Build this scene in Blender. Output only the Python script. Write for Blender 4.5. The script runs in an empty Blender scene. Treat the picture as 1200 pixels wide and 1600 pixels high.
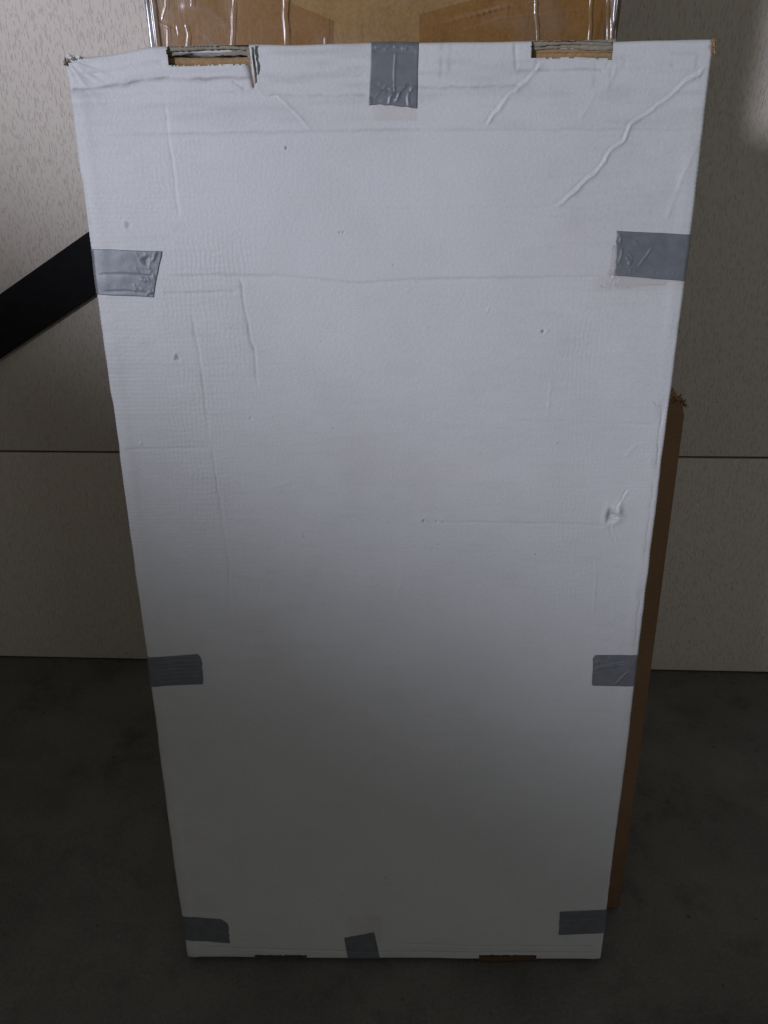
import bpy, bmesh, math
import numpy as np
from mathutils import Matrix, Vector

rng = np.random.default_rng(7)
sc = bpy.context.scene
COL = sc.collection

# ------------------------------------------------------------------ camera
PITCH, YAW, ROLL, CAM_H = math.radians(27.0), -0.05084, 0.01126, 1.18103
CAM = np.array([0.0, 0.0, CAM_H])
_f = np.array([math.sin(YAW) * math.cos(PITCH), math.cos(YAW) * math.cos(PITCH), -math.sin(PITCH)])
_r0 = np.array([math.cos(YAW), -math.sin(YAW), 0.0])
_d0 = np.cross(_f, _r0)
_r = math.cos(ROLL) * _r0 + math.sin(ROLL) * _d0
_d = -math.sin(ROLL) * _r0 + math.cos(ROLL) * _d0
cam_data = bpy.data.cameras.new('camera')
cam_data.sensor_fit = 'VERTICAL'
cam_data.sensor_height = 36.0
cam_data.lens = 27.0
cam_data.clip_start = 0.02
cam_data.clip_end = 100.0
cam = bpy.data.objects.new('camera', cam_data)
COL.objects.link(cam)
M = Matrix.Identity(4)
for i in range(3):
    M[i][0], M[i][1], M[i][2], M[i][3] = _r[i], -_d[i], -_f[i], CAM[i]
cam.matrix_world = M
sc.camera = cam

# ------------------------------------------------------------------ world and lamp
world = bpy.data.worlds.new('World')
sc.world = world
world.use_nodes = True
bg = world.node_tree.nodes['Background']
bg.inputs[0].default_value = (1.0, 0.965, 0.895, 1)
bg.inputs[1].default_value = 0.096

lamp = bpy.data.lights.new('daylight_lamp', 'SPOT')
lamp.energy = 345.0
lamp.color = (0.80, 0.83, 1.0)
lamp.shadow_soft_size = 0.19
lamp.spot_size = 3.1
lamp.spot_blend = 0.155
lo = bpy.data.objects.new('daylight_lamp', lamp)
COL.objects.link(lo)
L_POS = Vector((-1.95, -2.0, 1.74))
L_AZ, L_EL = 1.36, 1.04
L_AIM = L_POS + Vector((math.sin(L_AZ) * math.cos(L_EL), math.cos(L_AZ) * math.cos(L_EL), math.sin(L_EL)))
lo.location = L_POS
lo.rotation_euler = (L_AIM - L_POS).to_track_quat('-Z', 'Y').to_euler()

# weak fill lamp added out of view to brighten the lower right side
lamp2 = bpy.data.lights.new('side_fill_lamp', 'AREA')
lamp2.shape = 'RECTANGLE'
lamp2.size, lamp2.size_y = 0.9, 1.0
lamp2.energy = 2.6
lamp2.color = (0.84, 0.92, 1.0)
lo2 = bpy.data.objects.new('side_fill_lamp', lamp2)
COL.objects.link(lo2)
lo2.location = (1.35, -1.05, 0.75)
lo2.rotation_euler = (Vector((0.2, 0.8, 0.5)) - lo2.location).to_track_quat('-Z', 'Y').to_euler()

sc.view_settings.view_transform = 'Standard'
sc.view_settings.look = 'None'
sc.view_settings.exposure = 0.0
sc.view_settings.gamma = 1.0
sc.view_settings.use_curve_mapping = False

# ------------------------------------------------------------------ frame of the leaning carton
W, H, T, RAD = 0.65, 1.24724, 0.09, 0.0042
TH, PSI = 0.11212, 0.03586
UX = np.array([math.cos(PSI), math.sin(PSI), 0.0])
NH = np.array([math.sin(PSI), -math.cos(PSI), 0.0])
ZZ = np.array([0.0, 0.0, 1.0])
VX = ZZ * math.cos(TH) - NH * math.sin(TH)
NN = NH * math.cos(TH) + ZZ * math.sin(TH)
B0 = np.array([-0.03198, 0.75378, T * math.sin(TH)])


def hit(px, py, P, N):
    """point where the sight line through a spot of the photograph meets a plane"""
    d = _r * ((px - 600) / 1200.0) + _d * ((py - 800) / 1200.0) + _f
    t = np.dot(np.asarray(P) - CAM, N) / np.dot(d, N)
    return CAM + d * t


def uv(px, py):
    q = hit(px, py, B0, NN) - B0
    return np.array([np.dot(q, UX), np.dot(q, VX)])


def frame(origin, x, y, z):
    m = Matrix.Identity(4)
    for i in range(3):
        m[i][0], m[i][1], m[i][2], m[i][3] = x[i], y[i], z[i], origin[i]
    return m


# ------------------------------------------------------------------ mesh helpers
def link(name, me, mat, parent=None, smooth=True):
    o = bpy.data.objects.new(name, me)
    COL.objects.link(o)
    if mat is not None:
        me.materials.append(mat)
    if smooth:
        me.polygons.foreach_set('use_smooth', [True] * len(me.polygons))
    if parent is not None:
        o.parent = parent
    return o


def grid_mesh(name, P, keep=None, flip=False):
    """P: (nv, nu, 3) points; keep: (nv-1, nu-1) faces to keep"""
    nv, nu = P.shape[:2]
    idx = np.arange(nv * nu).reshape(nv, nu)
    q = np.stack([idx[:-1, :-1], idx[:-1, 1:], idx[1:, 1:], idx[1:, :-1]], -1)
    if flip:
        q = q[..., ::-1]
    q = q[keep] if keep is not None else q.reshape(-1, 4)
    me = bpy.data.meshes.new(name)
    me.vertices.add(nv * nu)
    me.vertices.foreach_set('co', P.reshape(-1).astype(np.float32))
    me.loops.add(len(q) * 4)
    me.loops.foreach_set('vertex_index', q.reshape(-1).astype(np.int32))
    me.polygons.add(len(q))
    me.polygons.foreach_set('loop_start', np.arange(0, len(q) * 4, 4, dtype=np.int32))
    me.update(calc_edges=True)
    me.validate()
    return me


def box_mesh(name, lo3, hi3, bevel=0.0, seg=2):
    bm = bmesh.new()
    bmesh.ops.create_cube(bm, size=1.0)
    for v in bm.verts:
        for k in range(3):
            v.co[k] = lo3[k] if v.co[k] < 0 else hi3[k]
    if bevel:
        bmesh.ops.bevel(bm, geom=bm.edges[:], offset=bevel, segments=seg, affect='EDGES', profile=0.5)
    me = bpy.data.meshes.new(name)
    bm.to_mesh(me)
    bm.free()
    return me


def poly_mesh(name, verts, faces):
    me = bpy.data.meshes.new(name)
    me.from_pydata([tuple(float(c) for c in v) for v in verts], [], faces)
    me.update()
    return me


def vnoise(x, y, seed=0):
    """smooth value noise for arrays, about -1..1"""
    xi, yi = np.floor(x).astype(np.int64), np.floor(y).astype(np.int64)
    fx, fy = x - xi, y - yi
    fx, fy = fx * fx * (3 - 2 * fx), fy * fy * (3 - 2 * fy)

    def h(a, b):
        n = (a * 374761393 + b * 668265263 + seed * 1442695041) & 0xFFFFFFFF
        n = ((n ^ (n >> 13)) * 1274126177) & 0xFFFFFFFF
        return ((n ^ (n >> 16)) & 0xFFFF) / 32767.5 - 1.0
    return (h(xi, yi) * (1 - fx) + h(xi + 1, yi) * fx) * (1 - fy) + (h(xi, yi + 1) * (1 - fx) + h(xi + 1, yi + 1) * fx) * fy


def sstep(a, b, x):
    t = np.clip((x - a) / (b - a), 0, 1)
    return t * t * (3 - 2 * t)


# ------------------------------------------------------------------ materials
def new_mat(name):
    m = bpy.data.materials.new(name)
    m.use_nodes = True
    nt = m.node_tree
    return m, nt, nt.nodes['Principled BSDF']


def node(nt, kind, **kw):
    n = nt.nodes.new(kind)
    for k, v in kw.items():
        if k in n.inputs.keys() if isinstance(k, str) else False:
            n.inputs[k].default_value = v
        else:
            setattr(n, k, v)
    return n


def setin(n, **kw):
    for k, v in kw.items():
        n.inputs[k].default_value = v


def noise(nt, vec, scale, detail=3.0, rough=0.55, mapping=None):
    src = vec
    if mapping is not None:
        mp = nt.nodes.new('ShaderNodeMapping')
        mp.inputs['Scale'].default_value = mapping
        nt.links.new(vec, mp.inputs['Vector'])
        src = mp.outputs[0]
    n = nt.nodes.new('ShaderNodeTexNoise')
    n.inputs['Scale'].default_value = scale
    n.inputs['Detail'].default_value = detail
    n.inputs['Roughness'].default_value = rough
    nt.links.new(src, n.inputs['Vector'])
    return n.outputs['Fac']


def ramp(nt, fac, stops):
    r = nt.nodes.new('ShaderNodeValToRGB')
    el = r.color_ramp.elements
    while len(el) < len(stops):
        el.new(0.5)
    for e, (p, c) in zip(el, stops):
        e.position = p
        e.color = (*c, 1) if len(c) == 3 else c
    nt.links.new(fac, r.inputs[0])
    return r.outputs[0]


def mixc(nt, fac, a, b, mode='MIX'):
    m = nt.nodes.new('ShaderNodeMix')
    m.data_type = 'RGBA'
    m.blend_type = mode
    for sock, v in ((m.inputs[0], fac), (m.inputs[6], a), (m.inputs[7], b)):
        if hasattr(v, 'is_output') or isinstance(v, bpy.types.NodeSocket):
            nt.links.new(v, sock)
        elif isinstance(v, (int, float)):
            sock.default_value = v
        else:
            sock.default_value = (*v, 1)
    return m.outputs[2]


def math_n(nt, op, a, b=None):
    m = nt.nodes.new('ShaderNodeMath')
    m.operation = op
    for s, v in zip(m.inputs, (a, b)):
        if v is None:
            continue
        if isinstance(v, bpy.types.NodeSocket):
            nt.links.new(v, s)
        else:
            s.default_value = v
    return m.outputs[0]


def bump(nt, height, strength, dist, prev=None):
    b = nt.nodes.new('ShaderNodeBump')
    b.inputs['Strength'].default_value = strength
    b.inputs['Distance'].default_value = dist
    nt.links.new(height, b.inputs['Height'])
    if prev is not None:
        nt.links.new(prev, b.inputs['Normal'])
    return b.outputs[0]


def coord(nt):
    return nt.nodes.new('ShaderNodeTexCoord').outputs['Object']


# white coated corrugated board: colour marks come from a painted attribute (grime with painted crease shading, kraft, tape residue)
m_paper, nt, bs = new_mat('white_board')
co = coord(nt)
at = nt.nodes.new('ShaderNodeAttribute')
at.attribute_name = 'marks'
sep = nt.nodes.new('ShaderNodeSeparateColor')
nt.links.new(at.outputs['Color'], sep.inputs[0])
blot = noise(nt, co, 7.0, 5, 0.6)
base = ramp(nt, blot, [(0.3, (0.575, 0.572, 0.565)), (0.7, (0.625, 0.622, 0.615))])
fib = noise(nt, co, 420.0, 2, 0.6)
base = mixc(nt, 0.10, base, ramp(nt, fib, [(0.3, (0.45, 0.45, 0.45)), (0.7, (0.9, 0.9, 0.9))]))
base = mixc(nt, sep.outputs[2], base, (0.53, 0.465, 0.435))
base = mixc(nt, sep.outputs[0], base, (0.12, 0.11, 0.105))
base = mixc(nt, sep.outputs[1], base, (0.30, 0.185, 0.09))
nt.links.new(base, bs.inputs['Base Color'])
setin(bs, Roughness=0.5)
bs.inputs['Specular IOR Level'].default_value = 0.35
sx = nt.nodes.new('ShaderNodeSeparateXYZ')
nt.links.new(co, sx.inputs[0])
wob = noise(nt, co, 9.0, 2)
flu = math_n(nt, 'SINE', math_n(nt, 'ADD', math_n(nt, 'MULTIPLY', sx.outputs[1], 2 * math.pi / 0.0049), math_n(nt, 'MULTIPLY', wob, 0.8)))
edge = math_n(nt, 'SUBTRACT', math_n(nt, 'ABSOLUTE', sx.outputs[0]), 0.16)
edge = math_n(nt, 'MULTIPLY', math_n(nt, 'MAXIMUM', edge, 0.045), 4.0)
patch = noise(nt, co, 5.0, 3, mapping=(1, 2.2, 1))
amp = math_n(nt, 'MULTIPLY', edge, math_n(nt, 'MAXIMUM', math_n(nt, 'MULTIPLY', math_n(nt, 'SUBTRACT', patch, 0.38), 4.0), 0.12))
nrm = bump(nt, math_n(nt, 'MULTIPLY', flu, amp), 0.30, 0.0003)
nrm = bump(nt, noise(nt, co, 230.0, 4, 0.7), 0.42, 0.0012, nrm)
nt.links.new(nrm, bs.inputs['Normal'])


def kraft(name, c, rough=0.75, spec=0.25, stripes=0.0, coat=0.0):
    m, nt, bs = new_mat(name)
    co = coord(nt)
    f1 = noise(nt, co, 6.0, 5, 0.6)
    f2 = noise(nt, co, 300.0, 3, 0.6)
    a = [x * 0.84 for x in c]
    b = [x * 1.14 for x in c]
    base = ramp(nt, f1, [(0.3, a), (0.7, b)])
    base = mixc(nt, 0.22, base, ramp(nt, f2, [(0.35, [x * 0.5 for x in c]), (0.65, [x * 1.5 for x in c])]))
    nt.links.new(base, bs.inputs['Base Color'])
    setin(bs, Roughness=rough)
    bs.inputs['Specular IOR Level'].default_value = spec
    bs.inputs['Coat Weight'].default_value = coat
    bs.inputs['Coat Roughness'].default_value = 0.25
    n = bump(nt, noise(nt, co, 120.0, 4), 0.3, 0.001)
    if stripes:
        s = nt.nodes.new('ShaderNodeSeparateXYZ')
        nt.links.new(co, s.inputs[0])
        w = math_n(nt, 'SINE', math_n(nt, 'MULTIPLY', s.outputs[0], 2 * math.pi / 0.006))
        n = bump(nt, w, stripes, 0.0003, n)
    nt.links.new(n, bs.inputs['Normal'])
    return m


m_kraft = kraft('kraft_board', (0.36, 0.225, 0.088), stripes=0.05)
m_strip = kraft('dark_kraft_board', (0.26, 0.15, 0.08))
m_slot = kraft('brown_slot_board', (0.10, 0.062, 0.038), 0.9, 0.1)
m_core = kraft('torn_core', (0.36, 0.235, 0.12), 0.9, 0.1)
m_grey = kraft('grey_liner', (0.30, 0.265, 0.20), 0.9, 0.1)
m_ptape = kraft('brown_packing_tape', (0.29, 0.145, 0.032), 0.5, 0.3, coat=0.2)

# silver duct tape
m_duct, nt, bs = new_mat('duct_tape')
co = coord(nt)
base = ramp(nt, noise(nt, co, 60.0, 5, 0.65), [(0.3, (0.145, 0.153, 0.163)), (0.7, (0.195, 0.205, 0.218))])
nt.links.new(base, bs.inputs['Base Color'])
setin(bs, Roughness=0.42, Metallic=0.2)
bs.inputs['Specular IOR Level'].default_value = 0.45
sx = nt.nodes.new('ShaderNodeSeparateXYZ')
nt.links.new(co, sx.inputs[0])
wv = math_n(nt, 'MULTIPLY', math_n(nt, 'SINE', math_n(nt, 'MULTIPLY', sx.outputs[0], 4200)), math_n(nt, 'SINE', math_n(nt, 'MULTIPLY', sx.outputs[1], 4200)))
nrm = bump(nt, wv, 0.12, 0.0003)
nrm = bump(nt, noise(nt, co, 110.0, 3, 0.6), 0.14, 0.0012, nrm)
nt.links.new(nrm, bs.inputs['Normal'])

# clear tape remains
m_clear, nt, bs = new_mat('clear_tape')
setin(bs, Roughness=0.25)
bs.inputs['Base Color'].default_value = (0.70, 0.67, 0.60, 1)
bs.inputs['Alpha'].default_value = 0.15

# stretch film
m_film, nt, bs = new_mat('stretch_film')
nt.nodes.remove(bs)
out = nt.nodes['Material Output']
co = coord(nt)
tr = nt.nodes.new('ShaderNodeBsdfTransparent')
tr.inputs[0].default_value = (0.93, 0.93, 0.93, 1)
gl = nt.nodes.new('ShaderNodeBsdfGlossy')
gl.inputs['Roughness'].default_value = 0.24
df = nt.nodes.new('ShaderNodeBsdfDiffuse')
df.inputs[0].default_value = (0.8, 0.8, 0.82, 1)
nrm = bump(nt, noise(nt, co, 30.0, 4, 0.65, mapping=(2.0, 1.0, 0.35)), 0.25, 0.002)
nt.links.new(nrm, gl.inputs['Normal'])
fr = nt.nodes.new('ShaderNodeFresnel')
fr.inputs[0].default_value = 1.5
nt.links.new(nrm, fr.inputs['Normal'])
fat = nt.nodes.new('ShaderNodeAttribute')
fat.attribute_name = 'crumple'
gfac = math_n(nt, 'MINIMUM', math_n(nt, 'ADD', math_n(nt, 'MULTIPLY', fr.outputs[0], 1.1), math_n(nt, 'MULTIPLY', fat.outputs['Fac'], 0.15)), 0.9)
haze_n = ramp(nt, noise(nt, co, 9.0, 4, 0.6, mapping=(1.0, 1.0, 1.4)), [(0.5, (0.0, 0.0, 0.0)), (0.78, (0.10, 0.10, 0.10))])
hz = math_n(nt, 'MINIMUM', math_n(nt, 'ADD', haze_n, math_n(nt, 'MULTIPLY', fat.outputs['Fac'], 0.55)), 0.75)
mx1 = nt.nodes.new('ShaderNodeMixShader')
mx2 = nt.nodes.new('ShaderNodeMixShader')
nt.links.new(hz, mx1.inputs[0])
nt.links.new(tr.outputs[0], mx1.inputs[1])
nt.links.new(df.outputs[0], mx1.inputs[2])
nt.links.new(gfac, mx2.inputs[0])
nt.links.new(mx1.outputs[0], mx2.inputs[1])
nt.links.new(gl.outputs[0], mx2.inputs[2])
nt.links.new(mx2.outputs[0], out.inputs[0])

# beige wall panel with embossed vertical grain
m_wall, nt, bs = new_mat('grained_wall_panel')
co = coord(nt)
big = noise(nt, co, 2.2, 5, 0.6)
base = ramp(nt, big, [(0.3, (0.71, 0.638, 0.55)), (0.7, (0.775, 0.70, 0.605))])
fine = noise(nt, co, 260.0, 3, 0.6)
base = mixc(nt, 0.15, base, ramp(nt, fine, [(0.3, (0.58, 0.52, 0.44)), (0.7, (0.93, 0.85, 0.745))]))
scuff = ramp(nt, noise(nt, co, 3.5, 6, 0.75, mapping=(1, 1, 2.5)), [(0.66, (0, 0, 0)), (0.80, (0.35, 0.35, 0.35))])
base = mixc(nt, scuff, base, (0.13, 0.115, 0.10))
speck = ramp(nt, noise(nt, co, 38.0, 1, 0.4), [(0.86, (0, 0, 0)), (0.89, (0.6, 0.6, 0.6))])
base = mixc(nt, speck, base, (0.12, 0.09, 0.07))
pit = noise(nt, co, 165.0, 2, 0.55, mapping=(2.5, 1.0, 0.50))
pitm = ramp(nt, pit, [(0.27, (0, 0, 0)), (0.45, (1, 1, 1))])
base = mixc(nt, math_n(nt, 'MULTIPLY', math_n(nt, 'SUBTRACT', 1.0, math_n(nt, 'MULTIPLY', pitm, 1.0)), 0.06), base, (0.16, 0.14, 0.12))
nt.links.new(base, bs.inputs['Base Color'])
setin(bs, Roughness=0.6)
bs.inputs['Specular IOR Level'].default_value = 0.25
nrm = bump(nt, pitm, 0.75, 0.0011)
nrm = bump(nt, pit, 0.25, 0.0012, nrm)
nrm = bump(nt, noise(nt, co, 400.0, 2), 0.2, 0.0006, nrm)
nt.links.new(nrm, bs.inputs['Normal'])

# concrete floor
m_floor, nt, bs = new_mat('concrete')
co = coord(nt)
b1 = noise(nt, co, 2.6, 6, 0.65)
base = ramp(nt, b1, [(0.30, (0.072, 0.070, 0.063)), (0.70, (0.215, 0.208, 0.188))])
base = mixc(nt, 0.24, base, ramp(nt, noise(nt, co, 190.0, 5, 0.7), [(0.3, (0.035, 0.033, 0.03)), (0.7, (0.27, 0.26, 0.24))]))
st = ramp(nt, noise(nt, co, 7.0, 6, 0.72), [(0.52, (0, 0, 0)), (0.72, (0.6, 0.6, 0.6))])
base = mixc(nt, st, base, (0.055, 0.05, 0.045))
sp = ramp(nt, noise(nt, co, 45.0, 2, 0.5), [(0.73, (0, 0, 0)), (0.79, (0.6, 0.6, 0.6))])
base = mixc(nt, sp, base, (0.04, 0.035, 0.03))
nt.links.new(base, bs.inputs['Base Color'])
nt.links.new(ramp(nt, b1, [(0.3, (0.55, 0.55, 0.55)), (0.7, (0.8, 0.8, 0.8))]), bs.inputs['Roughness'])
bs.inputs['Specular IOR Level'].default_value = 0.25
nrm = bump(nt, noise(nt, co, 90.0, 5, 0.6), 0.3, 0.002)
nt.links.new(nrm, bs.inputs['Normal'])

m_black, nt, bs = new_mat('matt_black')
co = coord(nt)
nt.links.new(ramp(nt, noise(nt, co, 40.0, 4), [(0.3, (0.006, 0.006, 0.0068)), (0.7, (0.011, 0.011, 0.0122))]), bs.inputs['Base Color'])
setin(bs, Roughness=0.7)
bs.inputs['Specular IOR Level'].default_value = 0.15

m_dark, nt, bs = new_mat('joint_backing')  # dark backing behind the wall panels, visible in their joints
bs.inputs['Base Color'].default_value = (0.16, 0.14, 0.12, 1)
setin(bs, Roughness=0.9)


# ------------------------------------------------------------------ setting
WALL_Y, JOINT_Z = 1.49267, 0.554
fl = link('floor', box_mesh('floor', (-4, -2.5, -0.1), (4, WALL_Y + 0.3, 0.0)), m_floor, smooth=False)
fl['kind'] = 'structure'
fl['label'] = 'dark grey stained concrete floor'

wall = link('wall', box_mesh('wall', (-4, WALL_Y + 0.014, 0.0), (4, WALL_Y + 0.12, 2.6)), m_dark, smooth=False)
wall['kind'] = 'structure'
wall['label'] = 'beige grained panel wall with horizontal joint'
for z0, z1 in ((0.004, JOINT_Z - 0.0022), (JOINT_Z + 0.0022, 1.62), (1.6245, 2.6)):
    link('wall_panel', box_mesh('wall_panel', (-4, WALL_Y, z0), (4, WALL_Y + 0.012, z1), 0.003, 3), m_wall, wall)

# ------------------------------------------------------------------ white carton
carton = bpy.data.objects.new('cardboard_box', None)
carton.empty_display_size = 0.1
COL.objects.link(carton)
carton.matrix_world = frame(B0, UX, VX, NN)
carton['label'] = 'tall flat white cardboard box with grey duct tape strips, leaning in the middle'
carton['category'] = 'cardboard box'

EXT = W / 2 - RAD + RAD * math.pi / 2
EXT_V = H / 2 - RAD + RAD * math.pi / 2
LIP = 0.010


def round_map(s, half):
    a = np.abs(s) - (half - RAD)
    ang = np.clip(a / RAD, 0, math.pi / 2)
    over = np.maximum(a - RAD * math.pi / 2, 0)
    x = np.where(a <= 0, np.abs(s), half - RAD + RAD * np.sin(ang))
    n = np.where(a <= 0, 0.0, -(RAD - RAD * np.cos(ang)) - over)
    return np.sign(s) * x, n, ang


def surf(U, V, h):
    """board surface with rolled edges; V runs 0..H up the face, h lifts along the surface normal"""
    x, n1, a1 = round_map(U, W / 2)
    yc, n2, a2 = round_map(V - H / 2, H / 2)
    nx = np.sign(U) * np.sin(a1)
    ny = np.sign(V - H / 2) * np.sin(a2)
    nz = np.cos(a1) * np.cos(a2)
    P = np.stack([x + nx * h, yc + H / 2 + ny * h, n1 + n2 + nz * h], -1)
    # crushed upper left corner and slightly wavy upper and side edges
    top = sstep(H - 0.10, H, P[..., 1])
    P[..., 1] -= top * (0.0095 * sstep(-W / 2 + 0.095, -W / 2 - 0.002, P[..., 0]) + 0.0012 * vnoise(P[..., 0] * 22, P[..., 0] * 0, 3) - 0.0012 * np.exp(-((P[..., 0] + 0.02) / 0.12) ** 2))
    side = sstep(W / 2 - 0.03, W / 2, np.abs(P[..., 0]))
    P[..., 0] -= np.sign(P[..., 0]) * side * (0.0003 * vnoise(P[..., 1] * 14, np.sign(P[..., 0]), 5) + 0.0003 * vnoise(P[..., 1] * 60, np.sign(P[..., 0]), 6))
    return P


def seg_dist(U, V, pts):
    """distance to a polyline, signed side, and position along it 0..1"""
    best = np.full(U.shape, 9.0)
    sgn = np.zeros(U.shape)
    along = np.zeros(U.shape)
    L = np.concatenate([[0], np.cumsum([np.linalg.norm(pts[i + 1] - pts[i]) for i in range(len(pts) - 1)])])
    for i in range(len(pts) - 1):
        a, b = pts[i], pts[i + 1]
        ab = b - a
        l2 = ab @ ab
        t = np.clip(((U - a[0]) * ab[0] + (V - a[1]) * ab[1]) / l2, 0, 1)
        dx, dy = U - a[0] - t * ab[0], V - a[1] - t * ab[1]
        d = np.hypot(dx, dy)
        s = np.sign(ab[0] * dy - ab[1] * dx)
        m = d < best
        best = np.where(m, d, best)
        sgn = np.where(m, s, sgn)
        along = np.where(m, (L[i] + t * math.sqrt(l2)) / L[-1], along)
    return best, sgn, along


STEP = 0.00105
us = np.linspace(-EXT - LIP, EXT + LIP, int(2 * (EXT + LIP) / STEP))
vs = np.linspace(H / 2 - EXT_V - LIP, H / 2 + EXT_V + LIP, int(2 * (EXT_V + LIP) / STEP))
GU, GV = np.meshgrid(us, vs)
HF = np.zeros(GU.shape)
DIRT_SHADE = np.zeros(GU.shape)
KRAFT = np.zeros(GU.shape)
RESID = np.zeros(GU.shape)


def window(pts, pad):
    p = np.array(pts)
    i0, i1 = np.searchsorted(us, [p[:, 0].min() - pad, p[:, 0].max() + pad])
    j0, j1 = np.searchsorted(vs, [p[:, 1].min() - pad, p[:, 1].max() + pad])
    return slice(max(j0, 0), j1), slice(max(i0, 0), i1)


def crease(px, height, width, step=0.0, groove=0.0, shade=0.0, taper=0.12, wob=0.0008, seed=1):
    pts = [uv(*p) for p in px]
    w = window(pts, max(0.03, width * 6))
    U, V = GU[w], GV[w]
    U2 = U + wob * vnoise(U * 120, V * 120, seed)
    V2 = V + wob * vnoise(U * 120 + 50, V * 120, seed + 1)
    d, s, al = seg_dist(U2, V2, pts)
    height, step, groove, width = height * 1.1, step * 1.1, groove * 1.1, width * 0.62
    shade *= 1.25
    env = sstep(0, taper, al) * sstep(1, 1 - taper, al) * (0.75 + 0.35 * vnoise(al * 14, al * 0, seed + 2))
    e = np.exp(-(d / width) ** 1.15)
    HF[w] += env * height * e
    HF[w] -= env * groove * np.exp(-((d * s + width * 1.6) / (width * 1.1)) ** 2) * (d < width * 6)
    HF[w] += env * step * s * np.exp(-(d / 0.010)) * np.clip(d / width, 0, 1)
    if shade:
        DIRT_SHADE[w] = np.maximum(DIRT_SHADE[w], shade * env * np.exp(-(d / (width * 1.0)) ** 2))  # crease shading painted in as dark lines where the relief reads weakly


# broad unevenness of the board, softer towards the middle
HF += 0.0011 * vnoise(GU * 7, GV * 5, 11) + 0.0005 * vnoise(GU * 17, GV * 13, 12)
HF += 0.00012 * vnoise(GU * 60, GV * 90, 13) * (0.3 + sstep(0.16, 0.30, np.abs(GU)))
# soft bulge just inside the side folds
for sgn_, amp_ in ((-1, 0.0011), (1, 0.0007)):
    HF += amp_ * np.exp(-((GU - sgn_ * (W / 2 - 0.012)) / 0.007) ** 2) * (0.55 + 0.45 * vnoise(GV * 9, GV * 0, 20 + sgn_))
# dimpled quilting where the flutes have been pressed
JU = GU + 0.0021 * vnoise(GU * 95, GV * 95, 33)
JV = GV + 0.0021 * vnoise(GU * 95, GV * 95, 34)
pat = np.sin(2 * math.pi * (JU + JV * 0.8) / 0.0105) * np.sin(2 * math.pi * (JU - JV * 0.8) / 0.0105)
c1, c2 = uv(300, 480), uv(905, 640)
q1 = np.exp(-((GU - c1[0] - 0.02 * vnoise(GV * 5, GV * 0, 30)) / 0.055) ** 2) * sstep(0.50, 0.62, GV) * sstep(H - 0.03, H - 0.16, GV)
q2 = np.exp(-((GU - c2[0] - 0.01 * vnoise(GV * 6, GV * 0, 31)) / 0.036) ** 2) * sstep(0.50, 0.66, GV) * sstep(1.06, 0.96, GV)
HF += 0.00026 * pat * (0.7 * q1 + 0.6 * q2) * (0.65 + 0.5 * vnoise(GU * 24, GV * 24, 32))
# flute ends showing along the folded edge
rim = sstep(EXT - 0.006, EXT - 0.002, np.abs(GU))
HF += 0.00018 * rim * np.sin(2 * math.pi * GV / 0.0049) * (0.6 + 0.6 * vnoise(GV * 8, GU * 0 + np.sign(GU), 40))

# ridges and folds
crease([(1104, 100), (1090, 119), (1072, 130), (1035, 160), (985, 196), (974, 219), (952, 238), (947, 250), (925, 275), (904, 294), (879, 315), (862, 325)], 0.0021, 0.0026, groove=0.0009, taper=0.07, wob=0.0016, seed=50)
crease([(848, 96), (840, 110), (817, 132), (790, 157), (779, 174), (757, 200)], 0.0017, 0.0026, groove=0.0008, taper=0.10, wob=0.0014, seed=54)
crease([(362, 127), (385, 142)], -0.0010, 0.0014, seed=58, shade=0.20)
crease([(400, 146), (430, 149), (445, 160), (460, 176), (490, 206)], 0.0010, 0.0020, groove=0.0004, seed=60)
crease([(374, 430), (382, 481), (393, 537), (397, 548), (403, 608)], -0.0017, 0.0017, step=0.0007, shade=0.34, seed=62)
crease([(300, 490), (305, 522), (314, 573), (322, 641), (328, 685)], -0.0015, 0.0016, step=0.0006, shade=0.22, seed=64)
crease([(330, 690), (335, 725), (346, 804), (358, 879), (356, 970)], -0.0012, 0.0016, step=0.0005, shade=0.14, seed=66)
crease([(259, 150), (261, 195), (269, 248), (281, 345)], -0.0007, 0.0016, step=0.0003, seed=68)
crease([(1090, 225), (1068, 272), (1040, 345)], 0.0007, 0.0040, seed=70)
crease([(984, 762), (974, 778), (966, 792), (961, 812)], 0.0011, 0.0016, groove=0.0014, wob=0.0014, seed=72)
crease([(957, 818), (957, 832), (963, 846), (966, 852)], 0.0007, 0.0014, groove=0.0008, wob=0.0012, seed=73)
crease([(950, 806), (958, 812), (968, 813)], -0.0010, 0.0012, shade=0.3, seed=76)
crease([(1010, 690), (990, 700), (978, 715)], 0.0005, 0.003, seed=74)
crease([(862, 585), (857, 640), (853, 660)], 0.0005, 0.0015, seed=75)
crease([(932, 860), (930, 910), (926, 975)], 0.0006, 0.0014, taper=0.25, seed=77)
crease([(422, 762), (436, 760), (455, 750)], 0.0005, 0.0016, seed=79)
crease([(625, 880), (628, 905), (620, 935)], 0.0004, 0.002, seed=80)
crease([(965, 97), (958, 118), (950, 135)], 0.0006, 0.003, seed=81)
crease([(955, 140), (930, 145), (905, 190)], 0.0004, 0.004, seed=82)
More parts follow.
